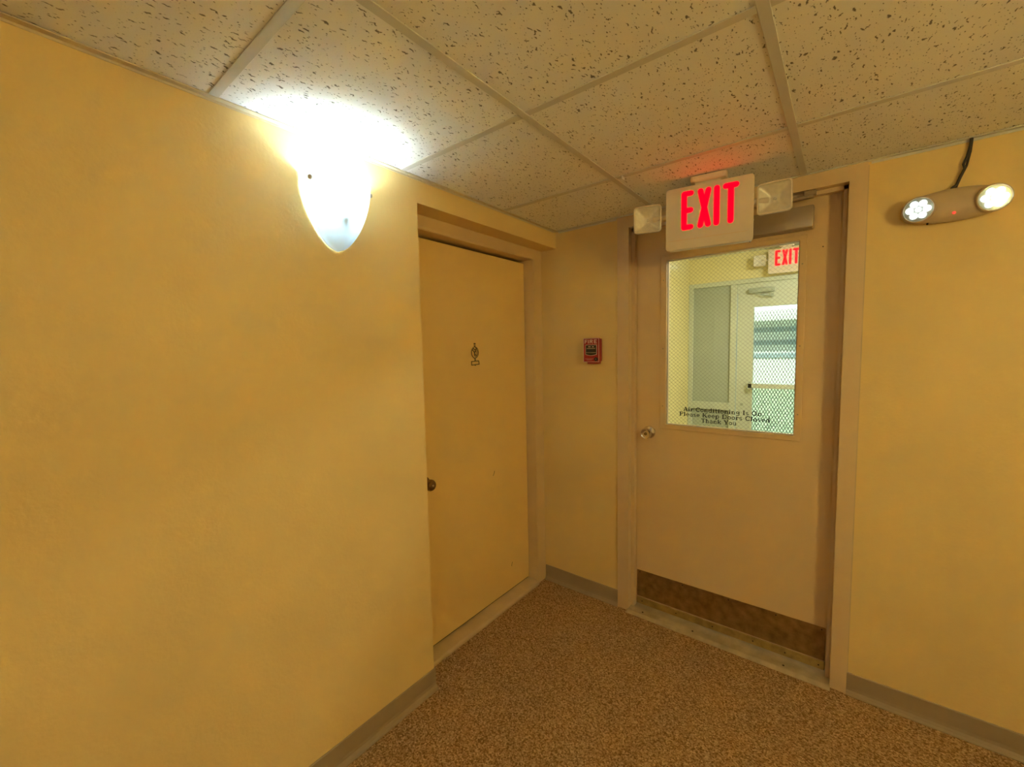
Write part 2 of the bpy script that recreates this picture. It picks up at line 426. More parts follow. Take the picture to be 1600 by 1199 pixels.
# left wall with the header over the recessed door
ZT = 2.66
bm = BM()
box(bm, -0.105, 0, YB, -REC, 0, ZT)
box(bm, -0.105, 0, -REC, 0.0, HDR, ZT)
box(bm, -0.36, -0.26, -REC - .2, 0.0, 0, ZT)
box(bm, -0.26, -0.105, -REC - .2, -REC, 0, ZT)
S('wall_left', bm, M['wall'], 'yellow textured wall on the left carrying the sconce, with header above the recessed door', 'wall')
# far wall with the opening of the glazed door
bm = BM()
box(bm, -0.36, 0.41, 0.0, 0.12, 0, ZT)
box(bm, 1.39, XR + .12, 0.0, 0.12, 0, ZT)
box(bm, 0.41, 1.39, 0.0, 0.12, 2.125, ZT)
S('wall_far', bm, M['wall'], 'yellow end wall around the glazed door, with fire alarm and emergency light', 'wall')
bm = BM(); box(bm, XR, XR + .12, YB, 0, 0, ZT)
S('wall_right', bm, M['wall'], 'yellow wall closing the hallway on the right, out of view', 'wall')
bm = BM(); box(bm, -0.105, XR + .12, YB - .12, YB, 0, ZT)
S('wall_back', bm, M['wall'], 'yellow wall at the hallway end behind the viewpoint', 'wall')

# ceiling: slab above, grid of tees, lay-in tiles
bm = BM(); box(bm, -0.36, XR + .12, YB - .12, YS + .1, ZT, ZT + .1)
ceil = S('ceiling', bm, M['vceil'], 'suspended ceiling of fissured white lay-in tiles in a tee grid', 'ceiling')
xs = [0.0] + [GB + k * T for k in range(5) if GB + k * T < XR - .02] + [XR]
ys = [0.0] + [-GA - k * T for k in range(9) if -GA - k * T > YB + .02] + [YB]
tile_cache = {}
for i in range(len(xs) - 1):
    for j in range(len(ys) - 1):
        x0, x1, y1, y0 = xs[i], xs[i + 1], ys[j], ys[j + 1]
        w, d = round(x1 - x0 - .010, 4), round(y1 - y0 - .010, 4)
        if (w, d) not in tile_cache:
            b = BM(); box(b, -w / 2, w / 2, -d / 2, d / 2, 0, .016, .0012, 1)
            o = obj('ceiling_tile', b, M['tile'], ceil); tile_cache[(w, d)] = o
        else:
            o = tile_cache[(w, d)].copy(); COL.objects.link(o)
        o.location = ((x0 + x1) / 2 + random.uniform(-.0015, .0015), (y0 + y1) / 2 + random.uniform(-.0015, .0015), H + .0035)
TW = .012
for x in xs[1:-1]:
    bm = BM(); box(bm, x - TW, x + TW, YB, 0, H, H + .0028, .0007, 1); box(bm, x - .001, x + .001, YB, 0, H + .0028, H + .035)
    obj('ceiling_tee', bm, M['tee'], ceil)
for y in ys[1:-1]:
    for k in range(len(xs) - 1):
        bm = BM()
        a = xs[k] + (TW if k else 0); b = xs[k + 1] - (TW if k < len(xs) - 2 else 0)
        box(bm, a, b, y - TW, y + TW, H + .0004, H + .0030, .0007, 1); box(bm, a, b, y - .001, y + .001, H + .003, H + .035)
        obj('cross_tee', bm, M['tee'], ceil)
for nm, a in (('left', (0, .019, YB, 0)), ('far', (.019, XR - .019, -.019, 0)), ('right', (XR - .019, XR, YB, 0)), ('back', (.019, XR - .019, YB, YB + .019))):
    bm = BM(); box(bm, a[0], a[1], a[2], a[3], H - .001, H + .002)
    if nm == 'left': box(bm, 0, .0022, YB, -.019, H - .007, H - .001)
    elif nm == 'far': box(bm, 1.41, XR - .019, -.0022, 0, H - .009, H - .001); box(bm, .02, .38, -.0022, 0, H - .009, H - .001)
    obj('wall_angle', bm, M['angle'] if nm == 'left' else M['tee'], ceil)
# small white spring clip on the cross tee above the exit sign
bm = BM(); box(bm, .63, .634, -GA - .013, -GA + .010, H - .012, H + .001, .001, 1)
obj('tee_clip', bm, M['white_metal'], ceil)

# vinyl cove base
def cove(name, axis, wallpos, sgn, a, b, label):
    pr = [(0, 0), (.020, 0), (.020, .003), (.012, .008), (.0065, .018), (.005, .03), (.005, .089), (.0035, .091), (0, .091)]
    pr = [(wallpos + sgn * p[0], p[1]) for p in pr]
    bm = BM(); prism(bm, pr, axis, a, b)
    return S(name, bm, M['vinyl'], label, 'baseboard', smooth=False)
bl = cove('baseboard_left', 'y', 0.0, 1, YB, -REC + .005, 'taupe vinyl cove base along the left wall')
pr = [(-REC + p[0], p[1]) for p in [(0, 0), (.018, 0), (.012, .008), (.005, .03), (.005, .09), (0, .091)]]
bm = BM(); prism(bm, pr, 'x', -.10, .0); obj('cove_return', bm, M['vinyl'], bl)
cove('baseboard_far_left', 'x', 0.0, -1, -.100, .389, 'taupe vinyl cove base on the short wall under the fire alarm')
cove('baseboard_far_right', 'x', 0.0, -1, 1.401, XR, 'taupe vinyl cove base along the wall right of the glazed door')

# ---------------------------------------------------------------- recessed door (door_1) and its casing
YJ, YJ2, ZJ = -0.090, -0.965, 1.987
bm = BM()
box(bm, -.26, XF, YJ, 0.0, 0, HDR)
box(bm, -.26, XF, -REC, YJ2, 0, HDR)
box(bm, -.26, XF, YJ2, YJ, ZJ, HDR)
t1 = S('trim_1', bm, M['casing'], 'cream painted casing around the recessed plain door', 'door frame')
for a in ((XF, XF + .004, YJ + .002, YJ + .014, 0, ZJ + .014), (XF, XF + .004, YJ2 - .014, YJ2 - .002, 0, ZJ + .014), (XF, XF + .004, YJ2 - .002, YJ + .002, ZJ + .002, ZJ + .014)):
    bm = BM(); box(bm, *a, .0015, 2); obj('casing_bead', bm, M['casing'], t1)
bm = BM()
prism(bm, [(-.26, 0), (-.093, 0), (-.091, .012), (-.095, .023), (-.10, .025), (-.26, .026)], 'y', -REC + .002, YJ + .0)
S('trim_2', bm, M['sill'], 'worn painted sill under the recessed plain door', 'door sill')
d1 = bm = BM()
box(bm, XD - .042, XD, YJ2 + .004, YJ - .005, .034, 1.973, .0015, 1)
door1 = S('door_1', bm, M['door1'], 'plain flush ochre door set back in the left wall', 'door')
bm = BM(); box(bm, XD - .038, XD - .006, YJ2 + .006, YJ - .008, .0265, .0345); obj('gap_shade_strip', bm, M['dark'], door1)  # dark strip standing in for the shade in the gap under the door
kc = Vector((XD, -0.905, 0.845))
bm = BM(); lathe(bm, [(.031, 0), (.032, .004), (.028, .008), (.014, .011), (.012, .026), (.018, .030), (.026, .038), (.0265, .050), (.022, .058), (.010, .0605), (0, .061)], kc, (1, 0, 0), 28)
kn = obj('door_knob', bm, M['nickel'], door1, True, label='dark aged brass round knob')
bm = BM(); lathe(bm, [(.006, 0), (.0062, .002), (.004, .003), (0, .003)], kc + Vector((.0605, 0, 0)), (1, 0, 0), 14); obj('lock_button', bm, M['chrome'], kn, True)
# wire ornament: finial, oval loop with crossed wires, stem, framed base
orn_y, orn_z = -0.541, 1.384
def ow(pts, r=.0019): return tube(bm, [(XD + .004, orn_y + p[0], orn_z + p[1]) for p in pts], r, 6)
bm = BM()
box(bm, XD + .001, XD + .006, orn_y - .0055, orn_y + .0055, orn_z + .0995, orn_z + .1035, .001, 1)
box(bm, XD + .001, XD + .006, orn_y - .0055, orn_y + .0055, orn_z + .107, orn_z + .1155, .001, 1)
ow([(0, .103), (0, .094)], .0028)
ow([(.026 * math.cos(2 * math.pi * k / 24) * (1 - .0), .066 + .029 * math.sin(2 * math.pi * k / 24)) for k in range(25)])
ow([(-.02, .083), (-.008, .070), (.004, .055), (.008, .045)], .0024); ow([(.014, .090), (.004, .078), (-.004, .062), (-.004, .046)], .0024)
ow([(.004, .094), (.016, .075), (.015, .055), (.004, .042)]); ow([(-.014, .088), (.002, .080), (.006, .068)], .0028)
ow([(0, .038), (0, .022)], .0030)
ow([(-.027, .020), (.027, .022), (.030, .004), (-.027, .001), (-.027, .020)], .0024)
ow([(0, .002), (0, -.003)], .0030)
obj('wire_ornament', bm, M['ironwork'], door1, True, label='small dark wire ornament with an oval loop above a framed base')
bm = BM(); tube(bm, [(XD + .0003, -.404, .785), (XD + .0003, -.408, .772), (XD + .0003, -.417, .760)], .0014, 6); obj('scuff_mark', bm, M['ironwork'], door1)
bm = BM(); tube(bm, [(XD + .0003, -.262, .196), (XD + .0003, -.266, .183), (XD + .0003, -.268, .172)], .0012, 6); obj('scuff_mark', bm, M['ironwork'], door1)


# ---------------------------------------------------------------- glazed door (door_2) and its steel frame
FL, FR = 0.389, 1.401
JL, JR, JT = 0.452, 1.346, 2.083
SL, SR, ST = 0.470, 1.330, 2.067
bm = BM()
FY = -.010
def jamb(bm, x_out, x_in, x_stop):
    pr = [(x_out, FY), (x_in, FY), (x_in, .028), (x_stop, .028), (x_stop, .058), (x_in, .058), (x_in, .13), (x_out, .13)]
    prism(bm, pr, 'z', 0.0, H - .001)
jamb(bm, FL, JL, SL)
fl = S('trim_3', bm, M['frame'], 'beige steel frame around the glazed exit door', 'door frame')
bm = BM(); jamb(bm, FR, JR, SR); obj('jamb', bm, M['frame'], fl)
bm = BM(); prism(bm, [(FY, H - .001), (FY, JT), (.028, JT), (.028, ST), (.058, ST), (.058, JT), (.13, JT), (.13, H - .001)], 'x', JL, JR); obj('head', bm, M['frame'], fl)
bm = BM(); box(bm, FR - .001, FR + .004, FY + .006, .0, .0, H - .012); obj('caulk_line', bm, M['sill'], fl)
# threshold
bm = BM()
prism(bm, [(-.036, 0), (.13, 0), (.13, .012), (.02, .014), (-.016, .011), (-.036, .002)], 'x', JL - .004, JR + .002)
th = S('trim_4', bm, M['alu'], 'worn aluminium threshold under the glazed exit door', 'threshold')
for x in (.53, .79, 1.18):
    bm = BM(); lathe(bm, [(.0045, 0), (.0045, .0012), (0, .0014)], (x, .0, .0125), (0, 0, 1), 12); obj('screw', bm, M['screw'], th)
for x, y in ((.468, -.012), (1.335, -.012)): pass

DX0, DX1, DZ0, DZ1 = .458, 1.342, .024, 2.072
GX0, GX1, GZ0, GZ1 = .626, 1.187, 1.053, 1.900     # glass opening
def ring_slab(bm, o, i, y0, y1):
    """slab with a rectangular hole; o, i = (x0, x1, z0, z1)"""
    def q(r, y): return [(r[0], y, r[2]), (r[1], y, r[2]), (r[1], y, r[3]), (r[0], y, r[3])]
    V = [[bm.verts.new(p) for p in q(r, y)] for r, y in ((o, y0), (i, y0), (i, y1), (o, y1))]
    for a in range(4):
        A, B = V[a], V[(a + 1) % 4]
        for k in range(4): bm.faces.new((A[k], A[(k + 1) % 4], B[(k + 1) % 4], B[k]))
    bmesh.ops.recalc_face_normals(bm, faces=bm.faces)
    return bm
bm = BM(); ring_slab(bm, (DX0, DX1, DZ0, DZ1), (GX0 - .012, GX1 + .012, GZ0 - .012, GZ1 + .012), YD, YD + .044)
door2 = S('door_2', bm, M['door2'], 'tan steel exit door with wired glass window and brass kick plate', 'door')
for y0, y1, nm in ((YD - .007, YD + .016, 0), (YD + .028, YD + .051, 1)):
    bm = BM(); ring_slab(bm, (.596, 1.213, 1.030, 1.922), (GX0, GX1, GZ0, GZ1), y0, y1)
    bmesh.ops.bevel(bm, geom=list(bm.edges), offset=.002, segments=1, affect='EDGES')
    gf = obj('glazing_frame', bm, M['frame'] if False else M['door2'], door2)
    if nm == 0: front_gf = gf
for z in (1.15, 1.45, 1.80):
    for x in (.611, 1.199):
        b = BM(); lathe(b, [(.0032, 0), (.0032, .0007), (0, .0009)], (x, YD - .007, z), (0, -1, 0), 8); obj('screw', b, M['closer'], front_gf)
bm = BM(); box(bm, GX0 + .0005, GX1 - .0005, YD + .0185, YD + .0245, GZ0 + .0005, GZ1 - .0005)
pane = obj('glass_pane', bm, M['glass'], door2, label='clear wired safety glass')
# bright bead of sealant along the pane edge
bm = BM()
ring_slab(bm, (GX0, GX1, GZ0, GZ1), (GX0 + .0035, GX1 - .0035, GZ0 + .0035, GZ1 - .0035), YD + .0145, YD + .0180)
obj('sealant_bead', bm, M['white_metal'], pane)
# wires inside the glass
bm = BM()
gy, sp, hw = YD + .0215, .0205, .00048
W, HH = GX1 - GX0, GZ1 - GZ0
for sgn in (1, -1):
    k = 0.94
    c = -HH / k if sgn > 0 else 0
    cmax = W if sgn > 0 else W + HH / k
    c += sp / 2
    while c < cmax:
        # line x = c + sgn * z / k clipped to the pane
        za = 0 if sgn > 0 else 0
        pts = []
        for z in (0.0, HH):
            pts.append((c + sgn * z / k, z))
        (xa, z0_), (xb, z1_) = pts
        t0, t1 = 0.0, 1.0
        dx = xb - xa
        ta, tb = (0 - xa) / dx, (W - xa) / dx
        t0, t1 = max(0, min(ta, tb)), min(1, max(ta, tb))
        if t1 - t0 > .01:
            A = (GX0 + xa + dx * t0, GZ0 + HH * t0); B = (GX0 + xa + dx * t1, GZ0 + HH * t1)
            tube(bm, [(A[0], gy + sgn * .0006, A[1]), (B[0], gy + sgn * .0006, B[1])], hw, 4)
        c += sp
obj('wire_mesh', bm, M['wire'], pane, kind='stuff')
# lettering on the glass
bm = BM()
f = lambda u, v, d: (u, YD + .0184 - d, v)
text_line(bm, 'Air Conditioning Is On', .708, 1.062, 1.128, .021, f, .0003)
text_line(bm, 'Please Keep Doors Closed', .690, 1.095, 1.102, .021, f, .0003)
text_line(bm, 'Thank You', .796, .957, 1.075, .021, f, .0003)
obj('glass_lettering', bm, M['vinyl_black'], pane, label='black serif lettering reading Air Conditioning Is On, Please Keep Doors Closed, Thank You')
# kick plate, sweep and their screws
bm = BM(); box(bm, .474, 1.326, YD - .0022, YD, .062, .214, .0006, 1)
kp = obj('kick_plate', bm, M['brass'], door2, label='tarnished brass kick plate')
bm = BM(); box(bm, .474, 1.326, YD - .009, YD - .0022, .022, .060, .0015, 1)
sw = obj('door_sweep', bm, M['sweep'], door2, label='dull brass sweep channel along the bottom edge')
for x in (.505, .69, .87, 1.05, 1.18, 1.305):
    b = BM(); lathe(b, [(.0033, 0), (.0033, .001), (0, .0012)], (x, YD - .009, .040), (0, -1, 0), 8); obj('screw', b, M['screw'], sw)
for x in (.49, .72, .94, 1.14, 1.312):
    b = BM(); lathe(b, [(.003, 0), (.003, .001), (0, .0012)], (x, YD - .0022, .203), (0, -1, 0), 8); obj('screw', b, M['screw'], kp)
# knob
bm = BM(); kx, kz = .540, 1.003
lathe(bm, [(.033, 0), (.034, .004), (.031, .009), (.022, .012), (.016, .014), (.0145, .028), (.020, .033), (.0275, .042), (.0285, .052), (.0265, .062), (.024, .066), (.0215, .064), (.012, .0625), (0, .062)], (kx, YD, kz), (0, -1, 0), 36)
kb = obj('door_knob', bm, M['chrome'], door2, True, label='round satin chrome knob')
bm = BM(); lathe(bm, [(.0075, 0), (.0075, .0035), (.006, .005), (0, .005)], (kx, YD - .0615, kz), (0, -1, 0), 16); obj('key_cylinder', bm, M['nickel'], kb, True)
# door closer
bm = BM(); box(bm, .960, 1.236, YD - .058, YD, 1.937, 2.028, .006, 3)
cl = obj('door_closer', bm, M['closer'], door2, True, label='bronze box shaped door closer')
bm = BM(); box(bm, 1.10, 1.235, -.005, .016, 2.052, 2.064, .002, 1); obj('closer_arm', bm, M['closer'], cl)
bm = BM(); lathe(bm, [(.012, 0), (.012, .03)], (1.12, .014, 2.026), (0, 0, 1), 16); obj('closer_spindle', bm, M['closer'], cl, True)
bm = BM(); box(bm, 1.200, 1.242, .0, .028, 2.064, 2.083, .002, 1); obj('closer_shoe', bm, M['closer'], cl)
bm = BM(); lathe(bm, [(.0026, 0), (.0026, .0006), (0, .0008)], (1.268, YD, 1.862), (0, -1, 0), 8); obj('screw', bm, M['screw'], door2)

# ================================================================== THINGS
# ---------------------------------------------------------------- wall sconce
def make_sconce(loc, label, bulbmat, rz=0.0, shade='shade'):
    t = empty('wall_sconce', loc, label, 'sconce', rz, group='frosted glass wall sconces')
    # local frame: x out of the wall, y along it, z up; origin at the middle of the wall plate
    nu, nv, top, hgt, hw_, sag0, th_ = 28, 22, .105, .218, .114, .088, .0045
    def P(u, v, off):
        z = top - hgt * v
        w = hw_ * (1 - v ** 1.85) ** .60 if v < 1 else 0.0
        s = sag0 * (1 - v ** 1.7) ** .9 + .014 * (1 - v) + .001
        a = u * math.pi / 2
        y = w * math.sin(a)
        x = .003 + s * math.cos(a) ** .9 if abs(u) < .9999 else .003
        # shallow smile of the top edge
        z += .006 * (abs(u) ** 2) * (1 - v)
        return Vector((x + off * math.cos(a), y * (1 + off / hw_ * .5), z - off * .3 * v))
    b = BM()
    outer = [[P(-1 + 2 * i / nu, j / nv * .9995, th_) for i in range(nu + 1)] for j in range(nv + 1)]
    inner = [[P(-1 + 2 * i / nu, j / nv * .9995, 0) for i in range(nu + 1)] for j in range(nv + 1)]
    VO = [[b.verts.new(p) for p in r] for r in outer]; VI = [[b.verts.new(p) for p in r] for r in inner]
    for j in range(nv):
        for i in range(nu):
            b.faces.new((VO[j][i], VO[j][i + 1], VO[j + 1][i + 1], VO[j + 1][i]))
            b.faces.new((VI[j][i], VI[j + 1][i], VI[j + 1][i + 1], VI[j][i + 1]))
    for i in range(nu):
        b.faces.new((VO[0][i], VI[0][i], VI[0][i + 1], VO[0][i + 1])); b.faces.new((VO[nv][i], VO[nv][i + 1], VI[nv][i + 1], VI[nv][i]))
    for j in range(nv):
        b.faces.new((VO[j][0], VO[j + 1][0], VI[j + 1][0], VI[j][0])); b.faces.new((VO[j][nu], VI[j][nu], VI[j + 1][nu], VO[j + 1][nu]))
    bmesh.ops.recalc_face_normals(b, faces=b.faces)
    obj('glass_shade', b, M[shade], t, True, label='shield shaped frosted glass shade')
    for s in (-1, 1):
        p = P(s * .72, .10, th_)
        n = Vector((math.cos(s * .72 * math.pi / 2), math.sin(s * .72 * math.pi / 2), 0)).normalized()
        b = BM(); lathe(b, [(.0068, -.001), (.0068, .003), (.005, .0055), (0, .006)], p, n, 14); obj('shade_screw', b, M['closer'], t, True)
        b = BM(); box(b, 0, .022, s * .085 - .006, s * .085 + .006, .070, .086, .001, 1); obj('bracket_arm', b, M['white_metal'], t)
    b = BM(); pan = [(-.080, .078), (-.084, .03), (-.074, -.02), (-.052, -.062), (-.025, -.088), (0, -.096), (.025, -.088), (.052, -.062), (.074, -.02), (.084, .03), (.080, .078)]
    prism(b, pan, 'x', 0, .009); obj('back_pan', b, M['white_metal'], t)  # unseen pan, shaped to shield the wall from the bulb
    b = BM(); tube(b, [(.008, 0, -.012), (.040, 0, -.012), (.051, 0, -.010), (.053, 0, .0)], .006, 10); obj('lamp_arm', b, M['white_metal'], t, True)
    b = BM(); lathe(b, [(.014, 0), (.0165, .004), (.0165, .034), (.014, .036)], (.053, 0, -.028), (0, 0, 1), 20); obj('socket', b, M['white_metal'], t, True)
    b = BM(); lathe(b, [(.0125, 0), (.015, .006), (.023, .022), (.0255, .034), (.0235, .047), (.015, .057), (0, .0605)], (.053, 0, .006), (0, 0, 1), 24); obj('light_bulb', b, bulbmat, t, True)
    return t
make_sconce((0, -1.376, 1.912), 'lit shield shaped frosted glass wall sconce beside the recessed door', M['bulb_view'])
make_sconce((XR, -1.65, 1.70), 'added fill sconce with lit glass on the right wall, out of view', M['bulb_right'], math.pi, 'glow_right')  # unseen sconce added to lift the hallway brightness
make_sconce((1.9, YB, 1.72), 'added fill sconce with lit glass on the wall behind the viewpoint', M['bulb_back'], math.pi / 2, 'glow_back')  # another unseen sconce, added as neutral fill towards the far wall

# ---------------------------------------------------------------- exit sign with two lamp heads
def make_exit(loc, rz, label):
    t = empty('exit_sign', loc, label, 'exit sign', rz, group='red lettered exit signs with twin lamp heads')
    fy = -.020
    b = BM()
    prof = rrect(0, -.156, .322, .250, .012)
    rings = [[(p[0] * s, y, -.156 + (p[1] + .156) * s) for p in prof] for s, y in ((.965, fy + .044), (.98, fy + .042), (.985, fy + .008), (1.0, fy + .006), (1.0, fy + .001), (.994, fy))]
    loft(b, rings); obj('housing', b, M['plastic'], t, True)
    # thin seam of the battery compartment
    b = BM()
    for z0, x0, x1 in ((-.243, -.150, .140),): box(b, x0, x1, fy - .0006, fy + .002, z0 - .0010, z0 + .0010)
    obj('cover_seam', b, M['frame'], t)
    b = BM(); lathe(b, [(.004, 0), (.004, .003), (0, .004)], (.150, fy + .02, -.281), (0, 0, -1), 12); obj('test_button', b, M['chrome'], t, True)
    b = BM(); lathe(b, [(.003, 0), (.003, .003), (0, .004)], (.158, fy + .02, -.20), (1, 0, 0), 12); obj('indicator', b, M['white_metal'], t, True)
    f = lambda u, v, d: (u, fy + .0006 - d, v)
    hw2 = .0215
    z0, z1 = -.205, -.049
    zc = (z0 + z1) / 2; e = hw2 / 2
    letters = {
     'E': [[(-.0895, z0 + e), (-.0895, z1 - e)], [(-.0895, z1 - e), (-.0635, z1 - e)], [(-.0895, zc), (-.0645, zc)], [(-.0895, z0 + e), (-.0635, z0 + e)]],
     'X': [[(-.0275, z1 - e), (.0015, z0 + e)], [(.0015, z1 - e), (-.0275, z0 + e)]],
     'I': [[(.0320, z0 + e), (.0320, z1 - e)]],
     'T': [[(.0820, z0 + e), (.0820, z1 - e)], [(.0640, z1 - e), (.1000, z1 - e)]]}
    for L, sts in letters.items():
        b = BM()
        for s in sts: stroke(b, s, hw2, f, .0016, cap=True)
        obj('letter', b, M['red_led'], t, label='glowing red letter ' + L)
    # canopy against the ceiling and neck
    b = BM()
    prof = rrect(0, 0, .135, .060, .016)
    loft(b, [[(p[0] * s, p[1] * s, z) for p in prof] for s, z in ((1, 0), (1, -.014), (.95, -.020), (.86, -.022))]); obj('canopy', b, M['plastic'], t, True)
    b = BM(); box(b, -.050, .045, -.012, .012, -.034, -.020, .002, 1); obj('neck', b, M['plastic'], t)
    # lamp heads
    for sx, cx, ry in ((-1, -.240, 9.0), (1, .2275, -6.0)):
        hd = bpy.data.objects.new('lamp_head', None)
        q = BM()
        s = .1145
        prof = rrect(0, 0, s, s, .015)
        loft(q, [[(p[0] * k, y, p[1] * k) for p in prof] for k, y in ((.55, .040), (.80, .034), (.95, .012), (1.0, .006), (1.0, 0), (.985, -.002))], cap=False)
        q.faces.new([v for v in q.verts][:len(prof)])
        bmesh.ops.recalc_face_normals(q, faces=q.faces)
        hd = obj('lamp_head', q, M['plastic'], t, True)
        hd.location = (cx, -.006, -.131); hd.rotation_euler = (R(2), 0, R(ry))
        # reflector: square pyramid dish
        q = BM(); k2 = .93
        rg = [[(p[0] * k * k2, y, p[1] * k * k2) for p in prof] for k, y in ((1.0, .000), (.93, .004), (.30, .027), (.12, .030))]
        loft(q, rg, cap=False); V = list(q.verts); q.faces.new(V[-len(prof):]); bmesh.ops.recalc_face_normals(q, faces=q.faces)
        obj('reflector', q, M['reflector'], hd)
        q = BM(); lathe(q, [(.004, 0), (.0055, .006), (.005, .013), (0, .017)], (0, .029, 0), (0, -1, 0), 12); obj('lamp_bulb', q, M['bulbglass'], hd, True)
        # clear lens with vertical ribs, rim around it
        q = BM()
        nr = 13; wdt = s * .90
        for i in range(nr):
            x0 = -wdt / 2 + wdt * i / nr; x1 = x0 + wdt / nr
            pr = [(x0, -.003), (x0 + (x1 - x0) * .25, -.0048), ((x0 + x1) / 2, -.0055), (x0 + (x1 - x0) * .75, -.0048), (x1, -.003), (x1, -.0018), (x0, -.0018)]
            prism(q, pr, 'z', -wdt / 2, wdt / 2)
        obj('lens', q, M['lens'], hd, True, label='clear ribbed lens')
        q = BM(); o1 = rrect(0, 0, s, s, .015); i1 = rrect(0, 0, s * .91, s * .91, .011)
        loft(q, [[(p[0], -.002, p[1]) for p in o1], [(p[0], -.0065, p[1]) for p in o1], [(p[0], -.0065, p[1]) for p in i1], [(p[0], -.001, p[1]) for p in i1]], cap=False)
        bmesh.ops.recalc_face_normals(q, faces=q.faces)
        obj('lens_rim', q, M['plastic'], hd, True)
        a = cx - sx * .04
        b = BM(); tube(b, [(sx * .150, .004, -.131), (cx - sx * .02, .018, -.131)], .011, 14); obj('swivel', b, M['plastic'], t, True)
    return t
sign = make_exit((.9, -.27, H), R(7.118), 'almond exit sign with red letters hanging from the tiled ceiling before the glazed door')

# ---------------------------------------------------------------- LED emergency light on the far wall, with its cable
em = empty('emergency_light', (1.630, 0, 1.926), 'beige emergency light with two lit round LED lamps on the yellow wall', 'emergency light')
bm = BM()
# body: lens-shaped capsule along x; rings of cross sections
rings = []
for k in range(15):
    s = -1 + 2 * k / 14
    x = .132 * s
    hh = .030 + .026 * (1 - abs(s) ** 2.2); dd = .040 + .018 * (1 - abs(s) ** 2.5)
    if k in (0, 14): hh *= .55; dd *= .8
    ring = [(x, 0.0, -hh * .92), (x, 0.0, hh * .92)]
    for a in range(9):
        an = R(90 - 180 * a / 8)
        ring.append((x, -(dd * .45 + dd * .55 * math.cos(an)), hh * math.sin(an) * (1.0)))
    rings.append(ring)
loft(bm, rings); obj('housing', bm, M['emplastic'], em, True)
for sx, cx in ((-1, -.087), (1, .088)):
    n = Vector((sx * .16, -1, -.14)).normalized(); c = Vector((cx, -.040, -.002))
    q = BM(); lathe(q, [(.040, -.03), (.0435, -.012), (.0445, .014), (.043, .020), (.040, .021), (.0385, .016)], c, n, 36)
    hd = obj('lamp_head', q, M['emplastic'], em, True)
    q = BM(); lathe(q, [(.0385, .012), (.0385, .0165), (.030, .0175), (0, .018)], c, n, 36); obj('lamp_dish', q, M['led_cup'], hd, True)
    u = n.orthogonal().normalized(); w = n.cross(u)
    spots = [(0, 0, .0085)] + [(.0225 * math.cos(R(60 * k + 15)), .0225 * math.sin(R(60 * k + 15)), .0108) for k in range(6)]
    for a, b_, r in spots:
        q = BM(); lathe(q, [(r, .017), (r, .0195), (r * .6, .0210), (0, .0215)], c + u * a + w * b_, n, 18); obj('led', q, M['led_white'], hd, True)
    q = BM(); lathe(q, [(.0395, .0225), (.0395, .0245), (.02, .0262), (0, .0267)], c, n, 32); obj('clear_cover', q, M['glass'], hd, True)
bm = BM(); lathe(bm, [(.004, 0), (.004, .003), (0, .004)], (0.0, -.051, -.032), (0, -1, -.35), 12); obj('indicator_led', bm, M['red_dot'], em, True, label='small red indicator')
bm = BM(); lathe(bm, [(.003, 0), (.003, .006), (0, .007)], (-.062, -.03, -.050), (0, 0, -1), 10); obj('test_button', bm, M['black'], em, True)
bm = BM()
tube(bm, [(1.6675, -.010, H + .01), (1.666, -.011, 2.120), (1.660, -.010, 2.085), (1.651, -.012, 2.06), (1.655, -.012, 2.045), (1.645, -.012, 2.02), (1.638, -.014, 1.995), (1.626, -.016, 1.986), (1.622, -.018, 1.975)], .0042, 10)
tube(bm, [(1.670, -.006, H + .01), (1.667, -.006, 2.10), (1.660, -.006, 2.055), (1.647, -.007, 2.02), (1.636, -.010, 1.984)], .0032, 8)
obj('power_cable', bm, M['cable'], None, True, None, 'dark frayed cable running from the ceiling down to the emergency light', 'cable')

# ---------------------------------------------------------------- fire alarm pull station
fa = empty('fire_alarm_pull_station', (.249, 0, 1.449), 'small red fire alarm pull station on the short wall beside the door frame', 'fire alarm')
bm = BM(); box(bm, -.046, .046, -.036, 0, -.062, .064, .004, 2); obj('back_box', bm, M['firered'], fa, True)
bm = BM(); box(bm, -.049, .049, -.043, -.034, -.066, .068, .003, 2); obj('front_plate', bm, M['firered'], fa, True)
bm = BM()
def ring2(bm, w, h, t_, zc, y0, y1):
    ring_slab(bm, (-w, w, zc - h, zc + h), (-w + t_, w - t_, zc - h + t_, zc + h - t_), y0, y1)
ring2(bm, .0480, .0655, .0022, .001, -.0442, -.0425); obj('plate_border', bm, M['firewhite'], fa)
bm = BM(); f = lambda u, v, d: (u, -.0428 - d, v)
fz0, fz1, fw = .038, .059, .0042
for L in ([(-.037, fz0), (-.037, fz1)], [(-.037, fz1 - fw / 2), (-.024, fz1 - fw / 2)], [(-.037, .0485), (-.026, .0485)],
          [(-.0165, fz0), (-.0165, fz1)],
          [(-.006, fz0), (-.006, fz1)], [(-.006, fz1 - fw / 2), (.003, fz1 - fw / 2)] + arc(.003, .0535, .0055, .0036, 90, -90, 6) + [(-.006, .0495)], [(.001, .0485), (.009, fz0)],
          [(.020, fz0), (.020, fz1)], [(.020, fz1 - fw / 2), (.034, fz1 - fw / 2)], [(.020, .0485), (.032, .0485)], [(.020, fz0 + fw / 2), (.034, fz0 + fw / 2)]):
    stroke(bm, L, fw, f, .0012)
obj('fire_lettering', bm, M['firewhite'], fa, label='pale raised letters reading FIRE')
